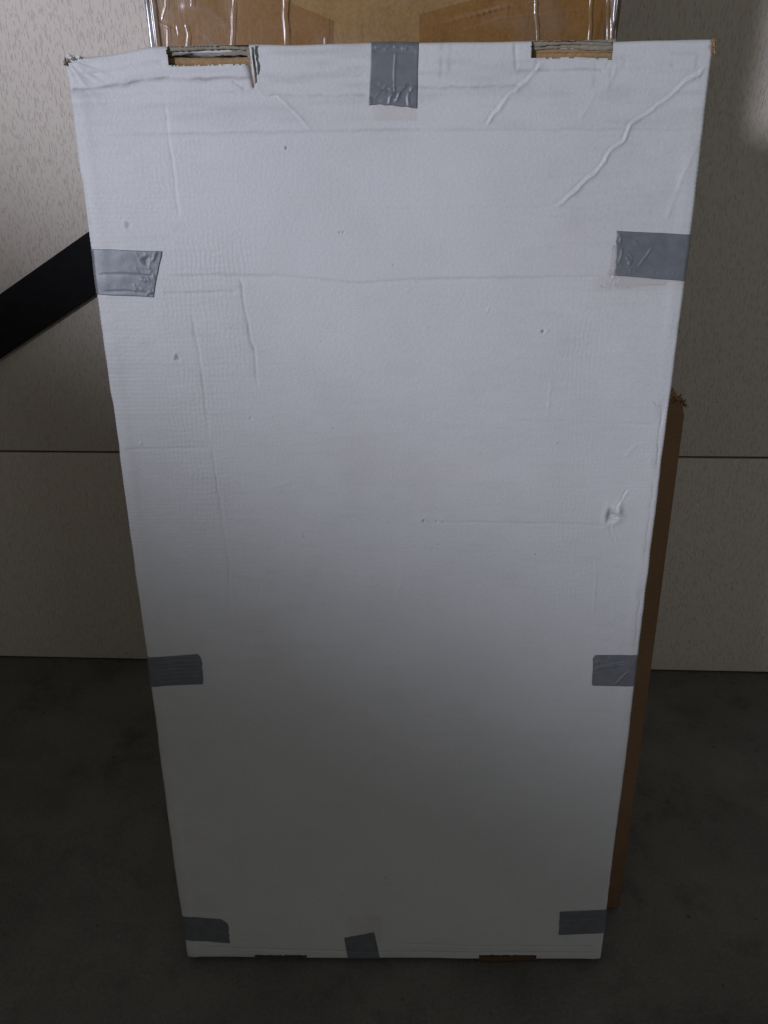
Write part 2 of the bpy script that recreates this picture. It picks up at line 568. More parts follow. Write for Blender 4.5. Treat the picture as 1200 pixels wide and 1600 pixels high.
# doubled lines along the side folds
crease([(127, 262), (134, 308), (142, 350), (148, 392)], -0.0012, 0.0012, shade=0.10, seed=140)
crease([(153, 465), (166, 560), (176, 640), (182, 690)], -0.0006, 0.0012, seed=141)
crease([(113, 190), (121, 240), (127, 285)], 0.0006, 0.0016, seed=142)
crease([(1036, 632), (1033, 660), (1029, 690), (1027, 735)], -0.0013, 0.0011, shade=0.22, seed=143)
crease([(1020, 628), (1027, 635), (1035, 637)], -0.0010, 0.0010, shade=0.30, seed=144)
crease([(1022, 745), (1012, 830), (1006, 880)], -0.0007, 0.0011, shade=0.08, seed=145)
crease([(1001, 935), (997, 955), (994, 985), (991, 1010)], -0.0011, 0.0011, shade=0.15, seed=146)
crease([(990, 716), (1015, 722), (1020, 715)], 0.0006, 0.0014, seed=147)
crease([(1070, 455), (1062, 520), (1054, 585)], -0.0008, 0.0012, shade=0.08, seed=148)
# score lines running across
for px, hgt, line_shade, sd in (
        ([(104, 130), (180, 127), (262, 124), (330, 124), (400, 122)], -0.0014, 0.42, 90),
        ([(400, 122), (450, 122), (575, 121)], -0.0004, 0.06, 91),
        ([(420, 149), (500, 151), (577, 151)], -0.0007, 0.16, 92),
        ([(653, 138), (740, 137), (815, 135)], -0.0008, 0.22, 93),
        ([(805, 112), (870, 111), (945, 109)], -0.0008, 0.20, 94),
        ([(805, 112), (804, 66)], -0.0007, 0.25, 95),
        ([(945, 109), (950, 92), (977, 90), (976, 108)], -0.0004, 0.10, 96),
        ([(150, 211), (300, 210), (430, 208), (600, 204), (760, 203), (1095, 203)], -0.0007, 0.11, 97),
        ([(560, 326), (700, 325), (870, 322)], -0.0003, 0.03, 98),
        ([(255, 430), (440, 431), (500, 436), (560, 443), (600, 439), (645, 437), (800, 434), (950, 431)], -0.0008, 0.12, 99),
        ([(255, 457), (330, 456), (372, 454)], -0.0006, 0.08, 100),
        ([(790, 656), (900, 659), (1030, 663)], -0.0004, 0.05, 101),
        ([(195, 702), (260, 700), (330, 698)], -0.0005, 0.04, 102),
        ([(655, 815), (760, 815), (865, 817), (955, 821)], -0.0005, 0.09, 103),
        ([(150, 147), (262, 145), (380, 143)], -0.0003, 0.05, 104),
        ([(430, 1225), (600, 1235), (760, 1250)], -0.0002, 0.03, 105),
        ([(300, 1480), (600, 1487), (940, 1488)], -0.0009, 0.16, 106),
        ([(620, 1474), (760, 1478), (930, 1478)], -0.0005, 0.10, 107),
        ([(100, 106), (180, 99), (260, 98)], -0.0005, 0.08, 108)):
    crease(px, hgt, 0.0017, groove=hgt * -0.3, shade=line_shade, taper=0.05, seed=sd)

# dents, pin holes and punctures
for (px, py), r_, hgt, dk in (((447, 231), 0.0016, -0.0016, 0.85), ((530, 363), 0.0012, -0.001, 0.6), ((536, 363), 0.0012, -0.001, 0.6), ((200, 352), 0.0030, -0.0011, 0.25),
                              ((277, 559), 0.0032, -0.0020, 0.40), ((848, 518), 0.0019, -0.0016, 0.85), ((662, 814), 0.0019, -0.0016, 0.6), ((683, 815), 0.0016, -0.0009, 0.2),
                              ((693, 816), 0.0014, -0.0009, 0.2), ((603, 1372), 0.0013, -0.0005, 0.95), ((917, 1387), 0.0013, -0.0005, 0.95), ((615, 414), 0.0012, -0.0005, 0.35),
                              ((547, 1399), 0.0008, -0.0003, 0.9), ((474, 838), 0.0009, -0.0003, 0.8), ((505, 943), 0.0009, -0.0003, 0.8), ((446, 962), 0.0009, -0.0003, 0.6),
                              ((684, 850), 0.0009, -0.0003, 0.7), ((836, 866), 0.0009, -0.0003, 0.7), ((871, 692), 0.0009, -0.0003, 0.8), ((520, 669), 0.0009, -0.0003, 0.6),
                              ((228, 408), 0.0035, -0.0010, 0.1), ((362, 512), 0.0008, -0.0003, 0.6), ((501, 534), 0.0008, -0.0003, 0.7), ((638, 457), 0.0009, -0.0003, 0.5),
                              ((672, 512), 0.0008, -0.0003, 0.4), ((762, 484), 0.0022, 0.0006, 0.0), ((220, 693), 0.0022, 0.0007, 0.0), ((392, 654), 0.0022, -0.0006, 0.05), ((956, 806), 0.0070, -0.0048, 0.30)):
    c = uv(px, py)
    w = window([c], 0.02)
    th_ = math.atan2(1, 0.5)
    du_, dv_ = GU[w] - c[0] + 0.0004 * vnoise(GU[w] * 500, GV[w] * 500, 7), GV[w] - c[1]
    d = np.max([du_ * math.cos(px + k_ * 2.1) * 1.25 + dv_ * math.sin(px + k_ * 2.1) for k_ in range(3)], 0) * 1.3
    d = 0.6 * np.abs(d) + 0.4 * np.hypot(du_, dv_)
    HF[w] += 1.15 * hgt * (np.exp(-(d / r_) ** 2) - 0.18 * np.exp(-((d - r_ * 1.6) / (r_ * 0.7)) ** 2))
    DIRT_SHADE[w] = np.maximum(DIRT_SHADE[w], dk * np.exp(-(d / (r_ * 0.85)) ** 4))
# raised torn lip beside the big puncture
c = uv(966, 800)
w = window([c], 0.03)
HF[w] += 0.0032 * np.exp(-((GU[w] - c[0] + 0.001 * vnoise(GV[w] * 300, GV[w] * 0, 15)) / 0.0045) ** 2 - ((GV[w] - c[1]) / 0.011) ** 2)
c = uv(855, 517)
w = window([c], 0.02)
HF[w] += 0.0010 * np.exp(-((GU[w] - c[0]) / 0.002) ** 2 - ((GV[w] - c[1]) / 0.0014) ** 2)
# dents on the right-hand fold
for px, py in ((1036, 640), (1031, 725), (1003, 930), (1015, 860)):
    c = uv(px, py)
    HF -= 0.0009 * np.exp(-((GU - c[0]) / 0.006) ** 2 - ((GV - c[1]) / 0.012) ** 2)
for px, py in ((172, 640), (181, 690), (128, 300)):
    c = uv(px, py)
    HF -= 0.0006 * np.exp(-((GU - c[0]) / 0.005) ** 2 - ((GV - c[1]) / 0.016) ** 2)
# crushed corner crinkles
cor = np.array([-W / 2, H])
rc = np.hypot(GU - cor[0], GV - cor[1])
HF += 0.0014 * vnoise(np.arctan2(GV - cor[1], GU - cor[0]) * 9, rc * 30, 61) * np.exp(-(rc / 0.035) ** 2)
# rubbed grime near the top flap, along the folds and by the corners
gr = sstep(H - 0.11, H - 0.03, GV) * np.clip(vnoise(GU * 9, GV * 70, 70) * 0.5 + vnoise(GU * 30, GV * 200, 71) * 0.5, 0, 1)
DIRT_SHADE += 0.23 * gr
DIRT_SHADE += 0.06 * np.clip(vnoise(GU * 22, GV * 130, 72), 0, 1) * np.clip(vnoise(GU * 6, GV * 7, 73), 0, 1)
DIRT_SHADE += 0.07 * sstep(0.1, 0.5, vnoise(GU * 3, GV * 4, 701)) * 0.6 * np.clip(vnoise(GU * 40, GV * 260, 702), 0, 1)
DIRT_SHADE += 0.05 * np.clip(vnoise(GU * 40, GV * 40, 703) * vnoise(GU * 5, GV * 5, 704), 0, 1)
DIRT_SHADE += 0.13 * sstep(0.035, 0.0, GV) * np.clip(0.4 + vnoise(GU * 18, GV * 160, 74), 0, 1)
DIRT_SHADE += 0.10 * sstep(EXT - 0.006, EXT, np.abs(GU)) * np.clip(vnoise(GV * 30, GU * 0, 75), 0, 1)
DIRT_SHADE += 0.75 * np.exp(-(rc / 0.007) ** 2) * np.clip(0.5 + vnoise(GU * 500, GV * 500, 76), 0, 1)
# faint vertical rub marks under the top edge
for px in (690, 703, 788, 838, 930, 955, 505, 512, 1050, 1088):
    c0_, c1_ = uv(px, 78 + 10 * math.sin(px)), uv(px - 3, 118 + 16 * math.cos(px))
    w = window([c0_, c1_], 0.01)
    d, s, al = seg_dist(GU[w], GV[w], [c0_, c1_])
    DIRT_SHADE[w] += 0.20 * np.exp(-(d / 0.0016) ** 2) * np.clip(0.5 + vnoise(GU[w] * 80, GV[w] * 160, px), 0, 1)
# glue stains where older tape has been
for quad, k in (((583, 150, 652, 190), 0.55), ((545, 1430, 596, 1470), 0.40), ((925, 428, 1072, 456), 0.30), ((250, 1075, 320, 1090), 0.0)):
    a, b = uv(quad[0], quad[3]), uv(quad[2], quad[1])
    RESID += k * sstep(a[0] - 0.001, a[0] + 0.001, GU) * sstep(b[0] + 0.001, b[0] - 0.001, GU) * sstep(a[1] - 0.001, a[1] + 0.001, GV) * sstep(b[1] + 0.001, b[1] - 0.001, GV) * (0.75 + 0.4 * vnoise(GU * 60, GV * 60, 77))
RESID += 0.25 * np.clip(vnoise(GU * 6, GV * 6, 78) + 0.6 * vnoise(GU * 25, GV * 25, 79) - 0.4, 0, 1)

# the tear that runs down from the hand hole
tear = [uv(*p) for p in ((390, 96), (394, 118), (396, 137))]
wt = window(tear, 0.02)
d, s, al = seg_dist(GU[wt], GV[wt], tear)
wid = 0.0040 * (1 - al) + 0.0010
HF[wt] -= 0.004 * np.exp(-(d / wid) ** 2)
KRAFT[wt] = np.maximum(KRAFT[wt], 0.8 * np.exp(-(d / (wid * 0.8)) ** 4))
DIRT_SHADE[wt] = np.maximum(DIRT_SHADE[wt], 0.5 * np.exp(-(d / (wid * 0.45)) ** 4))

# hand holes cut through the board
HOLES = []
keep = np.ones((len(vs) - 1, len(us) - 1), bool)
CU = (GU[:-1, :-1] + GU[1:, 1:]) / 2
CV = (GV[:-1, :-1] + GV[1:, 1:]) / 2
for x0, y0, x1, y1 in ((262, 78, 389, 103), (830, 69, 957, 92), (398, 1492, 479, 1500), (748, 1492, 838, 1500)):
    a, b = uv(x0, (y0 + y1) / 2), uv(x1, (y0 + y1) / 2)
    top_hole = y0 < 800
    lo_v = uv((x0 + x1) / 2, y1)[1] if top_hole else uv((x0 + x1) / 2, 1499)[1] - 0.0035
    hi_v = H + (0.0005 if top_hole else 0) if top_hole else uv((x0 + x1) / 2, y0)[1]
    jag = 0.0006 * vnoise(CU * 180, CV * 0, 80) + 0.0004 * vnoise(CU * 600, CV * 0, 81)
    inside = (CU > a[0] + 0.0005 * vnoise(CV * 400, CU * 0, 82)) & (CU < b[0]) & (CV > lo_v + jag) & (CV < hi_v + jag * 1.5)
    keep &= ~inside
    HOLES.append((a[0], b[0], lo_v, hi_v, top_hole))
    # rubbed, slightly browned rim
    rimd = np.maximum(np.maximum(a[0] - GU, GU - b[0]), np.maximum(lo_v - GV, GV - hi_v))
    KRAFT += 0.3 * np.exp(-(np.abs(rimd) / 0.0014) ** 2) * np.clip(0.35 + vnoise(GU * 260, GV * 260, 83), 0, 1)
# exposed brown flutes at the upper right corner
rc2 = np.hypot((GU - W / 2) * 2.2, GV - H + 0.008)
KRAFT += 0.9 * np.exp(-(rc2 / 0.012) ** 4) * np.clip(0.4 + vnoise(GU * 300, GV * 300, 84), 0, 1)

PF = surf(GU, GV, HF)
me = grid_mesh('front_panel', PF, keep)
att = me.attributes.new('marks', 'FLOAT_COLOR', 'POINT')
cols = np.stack([np.clip(DIRT_SHADE, 0, 1), np.clip(KRAFT, 0, 1), np.clip(RESID, 0, 1), np.ones_like(DIRT_SHADE)], -1)
att.data.foreach_set('color', cols.reshape(-1).astype(np.float32))
front = link('front_panel', me, m_paper, carton)

# the other five sides
e = 0.0008
for nm, lo3, hi3 in (
        ('side_panel', (-W / 2 + e, 0.006, -T), (-W / 2 + 0.005, H - 0.012, -0.0075)),
        ('side_panel', (W / 2 - 0.005, 0.006, -T), (W / 2 - e, H - 0.012, -0.0075)),
        ('bottom_panel', (-W / 2 + 0.006, 0.0012, -T), (W / 2 - 0.006, 0.0055, -0.0085)),
        ('back_panel', (-W / 2 + 0.001, 0.0, -T), (W / 2 - 0.001, H - 0.012, -T + 0.004))):
    o = link(nm, box_mesh(nm, lo3, hi3, 0.0006, 1), m_paper, carton)

tx = np.linspace(-W / 2 + 0.006, W / 2 - 0.006, 120)
drop = 0.0095 * sstep(-W / 2 + 0.095, -W / 2 - 0.002, tx) + 0.0030
rows = [np.stack([tx, H - drop, np.full_like(tx, z_)], -1) for z_ in (-0.0085, -T * 0.5, -T)]
o = link('top_panel', grid_mesh('top_panel', np.array(rows), flip=True), m_paper, carton)
md = o.modifiers.new('thickness', 'SOLIDIFY')
md.thickness = 0.003
md.offset = 0

# torn layers of board inside the hand holes
for k, (u0, u1, v0, v1, top_hole) in enumerate(HOLES):
    n = 90
    uu = np.linspace(u0 - 0.004, u1 + 0.004, n)
    hgt = v1 - v0

    def layer(name, lo_f, hi_f, z, amp, mat, seed, thick=0.0028):
        lo_ = v0 + hgt * lo_f + amp * vnoise(uu * 55, uu * 0, seed) + 0.3 * amp * vnoise(uu * 330, uu * 0, seed + 1)
        hi_ = v0 + hgt * hi_f + amp * vnoise(uu * 40, uu * 0, seed + 2) + 0.4 * amp * vnoise(uu * 330, uu * 0, seed + 3)
        zz = z + 0.0012 * vnoise(uu * 45, uu * 0, seed + 4)
        rows = [np.stack([uu, lo_, zz - thick], -1), np.stack([uu, lo_, zz], -1),
                np.stack([uu, (lo_ + hi_) / 2, zz + 0.0006 * vnoise(uu * 200, uu * 0, seed + 5)], -1),
                np.stack([uu, hi_, zz], -1), np.stack([uu, hi_, zz - thick], -1)]
        link(name, grid_mesh(name, np.array(rows)), mat, carton)
    if top_hole:
        layer('inner_flap', 0.10, 0.50 if k == 0 else 0.46, -0.0085, 0.0008, m_core, 200 + 10 * k)
        layer('inner_flap', 0.60, 0.76, -0.0068, 0.0020, m_grey, 205 + 10 * k, 0.0008)
        layer('inner_flap', 0.80, 1.02, -0.0046, 0.0014, m_grey, 300 + 10 * k, 0.0012)
        if k == 1:
            layer('inner_flap', 0.40, 0.66, -0.0075, 0.0016, m_core, 400, 0.0012)
        layer('hole_edge', 0.0, 0.07, -0.0024, 0.0003, m_grey, 208 + 10 * k, 0.003)
    elif k == 3:
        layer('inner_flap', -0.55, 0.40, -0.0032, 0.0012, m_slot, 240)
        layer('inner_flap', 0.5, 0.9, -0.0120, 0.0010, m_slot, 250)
    else:
        layer('inner_flap', -0.1, 0.5, -0.0200, 0.0005, m_core, 240)


def sample(F, u, v):
    fu = np.clip((u - us[0]) / (us[1] - us[0]), 0, len(us) - 1.001)
    fv = np.clip((v - vs[0]) / (vs[1] - vs[0]), 0, len(vs) - 1.001)
    i, j = fu.astype(int), fv.astype(int)
    a, b = fu - i, fv - j
    return (F[j, i] * (1 - a) + F[j, i + 1] * a) * (1 - b) + (F[j + 1, i] * (1 - a) + F[j + 1, i + 1] * a) * b


def tape(i0, i1, e0, e1, side, wrap=0.045, wrinkles=(), seed=0, clip=0.0, amp=0.00002, bow=0.0):
    """duct tape strip from its free end (i0, i1) to the fold (e0, e1) and on round the edge"""
    i0, i1, e0, e1 = uv(*i0), uv(*i1), uv(*e0), uv(*e1)
    ns, nt_ = 110, 56
    s = np.linspace(0, 1, ns)
    t = np.linspace(0, 1, nt_)
    dirv = {'L': (-1, 0), 'R': (1, 0), 'T': (0, 1), 'B': (0, -1)}[side]
    lim = {'L': (-W / 2 - 0.0005, None), 'R': (W / 2 + 0.0005, None), 'T': (None, H), 'B': (None, 0)}[side]
    for e_ in (e0, e1):
        if lim[0] is not None:
            e_[0] = lim[0]
        else:
            e_[1] = lim[1]
    tail0, tail1 = e0 + np.array(dirv) * wrap, e1 + np.array(dirv) * wrap
    Lf = np.linalg.norm((e0 + e1 - i0 - i1) / 2)
    tot = Lf + wrap
    S, Tt = np.meshgrid(s * tot, t)
    f = np.clip(S / Lf, 0, 1)[..., None]
    g = np.clip((S - Lf) / wrap, 0, 1)[..., None]
    A = i0 + (e0 - i0) * f + (tail0 - e0) * g
    Bq = i1 + (e1 - i1) * f + (tail1 - e1) * g
    Q = A + (Bq - A) * Tt[..., None]
    # uneven cut end and edges
    axis = (e0 + e1 - i0 - i1) / 2 / Lf
    endw = np.exp(-S / 0.006)
    Q += axis * (endw * (0.0006 * vnoise(Tt * 9, Tt * 0, seed) + bow * (1 - (2 * Tt - 1) ** 2) + clip * np.maximum(0, 1 - Tt * 4.5) ** 2))[..., None]
    acr = (i1 - i0) / np.linalg.norm(i1 - i0)
    Q += acr * (((2 * Tt - 1)) * 0.0004 * vnoise(S * 60, Tt * 0, seed + 1))[..., None]
    U, V = Q[..., 0], Q[..., 1]
    h = sample(HF, U, V)
    front_m = sstep(-0.002, 0.002, Lf - S)
    wr = np.zeros(S.shape)
    for (x0, y0, x1, y1, hh, ww) in wrinkles:       # in strip coordinates: along 0..1, across 0..1
        p0 = np.array([x0 * Lf, y0 * 0.048])
        p1 = np.array([x1 * Lf, y1 * 0.048])
        mid = (p0 + p1) / 2 + np.array([0.0015, -0.0015])
        d, sg, al = seg_dist(S, Tt * 0.048, [p0, mid, p1])
        wr += hh * np.exp(-(d / ww) ** 2) * sstep(0, 0.2, al) * sstep(1, 0.8, al)
    wr += amp * vnoise(S * 260, Tt * 12, seed + 3) + amp * 1.5 * vnoise(S * 90, Tt * 5, seed + 4)
    P = surf(U, V, h + 0.00045 + np.maximum(wr, -0.00025))
    up = (np.cross(P[1, 0] - P[0, 0], P[0, 1] - P[0, 0]))[2] < 0
    me_ = grid_mesh('tape_strip', P, flip=not up)
    o = link('tape_strip', me_, m_duct, carton)
    md = o.modifiers.new('thickness', 'SOLIDIFY')
    md.thickness = 0.0003
    md.offset = 1
    return o


rw = np.random.default_rng(3)


def crinkles(n, x0, x1, slope, hh, ww=0.0009, ln=0.25):
    r_ = []
    for _ in range(n):
        x, y = rw.uniform(x0, x1), rw.uniform(0.03, 0.85)
        l = ln * rw.uniform(0.5, 1.3)
        r_.append((x, y, x + l * slope * rw.uniform(0.5, 1.3), y + l, hh * rw.uniform(0.4, 1.1), ww))
    return r_


tape((577, 165), (651, 171), (580, 67), (654, 67), 'T', seed=400, bow=0.001, wrinkles=[
    (0.05, 0.55, 0.38, 0.80, 0.0012, 0.0011), (0.0, 0.42, 0.22, 0.52, 0.0009, 0.0012), (0.0, 0.83, 0.25, 0.84, 0.0010, 0.0010), (0.25, 0.85, 0.33, 1.0, 0.0008, 0.001),
    (0.0, 0.545, 0.95, 0.53, 0.0005, 0.0007), (0.02, 0.04, 0.12, 0.05, 0.0009, 0.0008), (0.30, 0.0, 0.33, 0.2, -0.0006, 0.0012), (0.22, 0.0, 0.25, 0.45, -0.0007, 0.0012),
    (0.84, 0.0, 0.84, 1.0, -0.0007, 0.0018)] + crinkles(9, 0.0, 0.25, 0.5, 0.0005) + crinkles(12, 0.84, 0.94, 0.15, 0.0005, 0.0008, 0.12))
tape((254, 393), (240, 464), (143, 389), (150, 460), 'L', seed=410, wrinkles=[
    (0.05, 0.55, 0.95, 0.56, -0.0006, 0.0013), (0.06, 0.02, 0.10, 0.22, 0.0011, 0.0009), (0.02, 0.9, 0.12, 0.98, 0.0010, 0.0009), (0.0, 0.92, 0.9, 0.93, -0.0004, 0.0012)]
    + crinkles(24, 0.05, 0.38, -0.5, 0.0004, 0.0006, 0.12))
tape((963, 360), (960, 431), (1081, 367), (1072, 439), 'R', seed=420, wrinkles=[
    (0.30, 0.80, 0.50, 0.28, 0.0010, 0.0009), (0.02, 0.05, 0.06, 0.30, 0.0013, 0.0009), (0.14, 0.55, 0.20, 0.78, 0.0011, 0.0010), (0.18, 0.48, 0.22, 0.72, 0.0009, 0.0010),
    (0.08, 0.35, 0.04, 0.75, 0.0009, 0.0012), (0.05, 0.10, 0.55, 0.02, -0.0008, 0.0014)] + crinkles(7, 0.02, 0.25, 0.4, 0.0006, 0.0008, 0.2)
    + [(x_, 0.86, x_ + 0.012, 0.89, 0.0007, 0.0006) for x_ in (0.2, 0.27, 0.4, 0.52, 0.6, 0.72, 0.8)])
tape((315, 1022), (317, 1069), (228, 1028), (235, 1073), 'L', seed=430, clip=0.006, wrinkles=[
    (0.0, y_, 0.9, y_ + 0.03, -0.0004, 0.0009) for y_ in (0.15, 0.3, 0.42, 0.55, 0.68, 0.82)] + [(0.02, 0.75, 0.2, 0.8, 0.0006, 0.0009)])
tape((926, 1023), (925, 1071), (998, 1023), (991, 1072), 'R', seed=440, clip=0.003, wrinkles=[
    (0.50, 0.98, 0.80, 0.50, 0.0011, 0.0009), (0.05, 0.42, 0.75, 0.22, 0.0009, 0.0010), (0.10, 0.45, 0.75, 0.30, 0.0008, 0.0010), (0.04, 0.22, 0.15, 0.30, 0.0011, 0.0010),
    (0.05, 0.30, 0.14, 0.20, 0.0009, 0.0009), (0.34, 0.05, 0.33, 0.20, 0.0010, 0.0008), (0.05, 0.47, 0.12, 0.47, 0.0008, 0.0008)] + crinkles(6, 0.02, 0.3, 0.6, 0.0005, 0.0008, 0.12))
tape((356, 1437), (359, 1474), (282, 1432), (289, 1469), 'L', seed=450, clip=0.012, wrinkles=crinkles(4, 0.1, 0.8, 1.0, 0.0003))
tape((875, 1424), (873, 1460), (950, 1421), (944, 1457), 'R', seed=460, wrinkles=[(0.0, 0.45, 0.95, 0.43, 0.0005, 0.0012)] + crinkles(4, 0.1, 0.8, 1.0, 0.0003))
tape((538, 1465), (585, 1456), (544, 1499), (594, 1499), 'B', seed=470, wrinkles=[(0.85, 0.0, 0.85, 1.0, 0.0006, 0.0012)] + crinkles(4, 0.1, 0.8, 1.0, 0.0003))


def scrap(name, pts, lift, mat, parent, seed=0, curl=0.0, n=10):
    """ragged torn piece: a ribbon between two outlines in photograph spots on the face, lifted off it"""
    (a0, a1), (b0, b1) = pts
    a0, a1, b0, b1 = uv(*a0), uv(*a1), uv(*b0), uv(*b1)
    s = np.linspace(0, 1, n)
    rows = []
    for t in np.linspace(0, 1, 5):
        p = (a0 + (a1 - a0) * s[:, None]) * (1 - t) + (b0 + (b1 - b0) * s[:, None]) * t
        p = p + 0.0009 * np.stack([vnoise(s * 7 + t * 3, s * 0 + seed, seed), vnoise(s * 7 + t * 3, s * 0 + seed, seed + 1)], -1)
        z = lift + curl * (t ** 2) + 0.0012 * vnoise(s * 6, s * 0 + t * 2, seed + 2)
        rows.append(np.column_stack([p, z]))
    o = link(name, grid_mesh(name, np.array(rows)), mat, parent)
    md = o.modifiers.new('thickness', 'SOLIDIFY')
    md.thickness = 0.0004
    return o


# curled paper beside the left hand hole, frayed corners, old clear tape by the right-hand strip
scrap('torn_paper', (((389, 74), (397, 132)), ((394, 73), (398, 128))), 0.0015, m_paper, carton, 500, 0.003)
scrap('torn_paper', (((396, 72), (402, 118)), ((399, 72), (403, 112))), 0.001, m_paper, carton, 503, 0.003)
scrap('torn_paper', (((384, 78), (392, 104)), ((388, 76), (393, 100))), -0.001, m_grey, carton, 506, 0.002)
for j_, (x0_, y0_, x1_, y1_) in enumerate(((100, 90, 108, 97), (104, 84, 113, 92), (110, 88, 118, 94), (118, 86, 126, 92), (99, 95, 104, 103))):
    scrap('torn_corner', (((x0_, y0_), (x1_, y0_ + 2)), ((x0_ + 2, y1_), (x1_ + 1, y1_))), 0.0005, m_grey if j_ % 2 == 0 else m_paper, carton, 510 + j_, 0.002, 6)
for j_, (x0_, y0_, x1_, y1_) in enumerate(((1111, 64, 1117, 74), (1112, 72, 1117, 84), (1113, 60, 1119, 67))):
    scrap('torn_corner', (((x0_, y0_), (x1_, y0_)), ((x0_, y1_), (x1_ - 1, y1_))), 0.0005, m_core, carton, 520 + j_, 0.002, 6)
scrap('clear_tape', (((962, 431), (1070, 440)), ((958, 452), (1069, 443))), 0.0012, m_clear, carton, 530, 0.0)
scrap('clear_tape', (((957, 382), (962, 385)), ((948, 430), (960, 431))), 0.0010, m_clear, carton, 533, 0.001)
scrap('clear_tape', (((955, 420), (938, 447)), ((959, 432), (951, 452))), 0.0010, m_clear, carton, 536, 0.002)

# ------------------------------------------------------------------ flat brown carton behind, showing on the right
slab = bpy.data.objects.new('narrow_cardboard_box', None)
COL.objects.link(slab)
SD = T + 0.002
ST = 0.038
sv0 = ST * math.tan(TH) + 0.0022 * 0
S0 = B0 - NN * SD
S0 = S0 - VX * 0 + UX * 0
# lowest back edge rests on the floor
zlow = (S0 - NN * ST)[2]
S0 = S0 - VX * (zlow / math.cos(TH)) + VX * 0.0003
slab.matrix_world = frame(S0, UX, VX, NN)
slab['label'] = 'plain brown cardboard box, only a narrow strip showing right of the white box'
slab['category'] = 'cardboard box'


def suv(px, py):
    q = hit(px, py, S0, NN) - S0
    return np.array([np.dot(q, UX), np.dot(q, VX)])


ur = (suv(1075, 640)[0] + suv(968, 1405)[0]) / 2
vt = suv(1072, 640)[1]
ul = ur - 0.46
bm = bmesh.new()
# body with the top right corner bitten off
out2 = [(ul, 0), (ur, 0), (ur, vt - 0.004), (ur - 0.006, vt + 0.002), (ur - 0.008, vt + 0.012), (ul, vt + 0.014)]
fr_ = [bm.verts.new((x, y, 0)) for x, y in out2]
bk_ = [bm.verts.new((x, y, -ST)) for x, y in out2]
bm.faces.new(fr_)
bm.faces.new(bk_[::-1])
for i in range(len(out2)):
    j = (i + 1) % len(out2)
    bm.faces.new((fr_[j], fr_[i], bk_[i], bk_[j]))
bmesh.ops.bevel(bm, geom=[e_ for e_ in bm.edges], offset=0.0025, segments=3, affect='EDGES')
me = bpy.data.meshes.new('body')
bm.to_mesh(me)
bm.free()
link('body', me, m_strip, slab)
m_flap = kraft('pale_kraft_flap', (0.30, 0.17, 0.075))
ft = suv(1060, 607)[1]
for j_ in range(1):
    uu = np.linspace(ul, ur - 0.009, 160)
    lo_ = np.full_like(uu, vt + 0.0165)
    hi_ = ft + 0.002 * vnoise(uu * 90, uu * 0, 601) + 0.0012 * vnoise(uu * 400, uu * 0, 602) - 0.012 * sstep(ur - 0.020, ur - 0.009, uu)
    z_ = -0.001 + 0.001 * vnoise(uu * 60, uu * 0, 603)
    rows = [np.stack([uu, lo_ + (hi_ - lo_) * t_, z_ - 0.002 * t_], -1) for t_ in (0, 0.33, 0.66, 1)]
    o = link('top_flap', grid_mesh('top_flap', np.array(rows)), m_flap, slab)
    md = o.modifiers.new('thickness', 'SOLIDIFY')
    md.thickness = 0.004
rs = np.random.default_rng(12)
for k in range(11):      # torn fibres and curled shreds on the bitten corner
    bx_ = ur - rs.uniform(0.000, 0.016)
    by_ = vt + (ur - bx_) * 0.9 + rs.uniform(-0.006, 0.004)
    ln = rs.uniform(0.004, 0.010)
    ang = rs.uniform(0.1, 1.6)
    t_ = np.linspace(0, 1, 8)
    ang2 = ang + rs.uniform(-1.6, 1.6) * t_
    xs_ = bx_ + np.cumsum(np.cos(ang2)) * ln / 8
    ys_ = by_ + np.cumsum(np.sin(ang2)) * ln / 8
    wd = rs.uniform(0.0016, 0.0042) * (1 - 0.75 * t_) * (1 + 0.4 * vnoise(t_ * 6, t_ * 0 + k, 9))
    zz_ = -rs.uniform(0.0, 0.012) + 0.004 * t_ * rs.uniform(-1, 1)
    P = np.array([np.stack([xs_ - wd * np.sin(ang2), ys_ + wd * np.cos(ang2), zz_], -1), np.stack([xs_ + wd * np.sin(ang2), ys_ - wd * np.cos(ang2), zz_ + 0.0006], -1)])
    o = link('torn_shred', grid_mesh('torn_shred', P), m_strip if k % 3 else m_flap, slab)
    md = o.modifiers.new('thickness', 'SOLIDIFY')
    md.thickness = 0.0005

# ------------------------------------------------------------------ tall brown carton wrapped in film
WF = H * math.sin(TH) + T * math.cos(TH) + 0.0045
Y0 = np.array([B0[0], B0[1], 0.0]) - NH * WF
tall = bpy.data.objects.new('wrapped_cardboard_box', None)
COL.objects.link(tall)


def tuv(px, py):
    q = hit(px, py, Y0, NH) - Y0
    return np.array([np.dot(q, UX), q[2]])


xl, xr = tuv(236, 40)[0], tuv(958, 40)[0]
xc, hw = (xl + xr) / 2, (xr - xl) / 2
T0 = Y0 + UX * xc
tall.matrix_world = frame(T0, UX, -NH, ZZ)
tall['label'] = 'tall brown cardboard box wrapped in clear plastic film, behind the white box'
tall['category'] = 'cardboard box'
TD, TZ = 0.36, 1.46
link('body', box_mesh('body', (-hw, 0.002, 0.002), (hw, TD, TZ), 0.004, 3), m_kraft, tall)


def tl(px, py):
    q = tuv(px, py)
    return q[0] - xc, q[1]


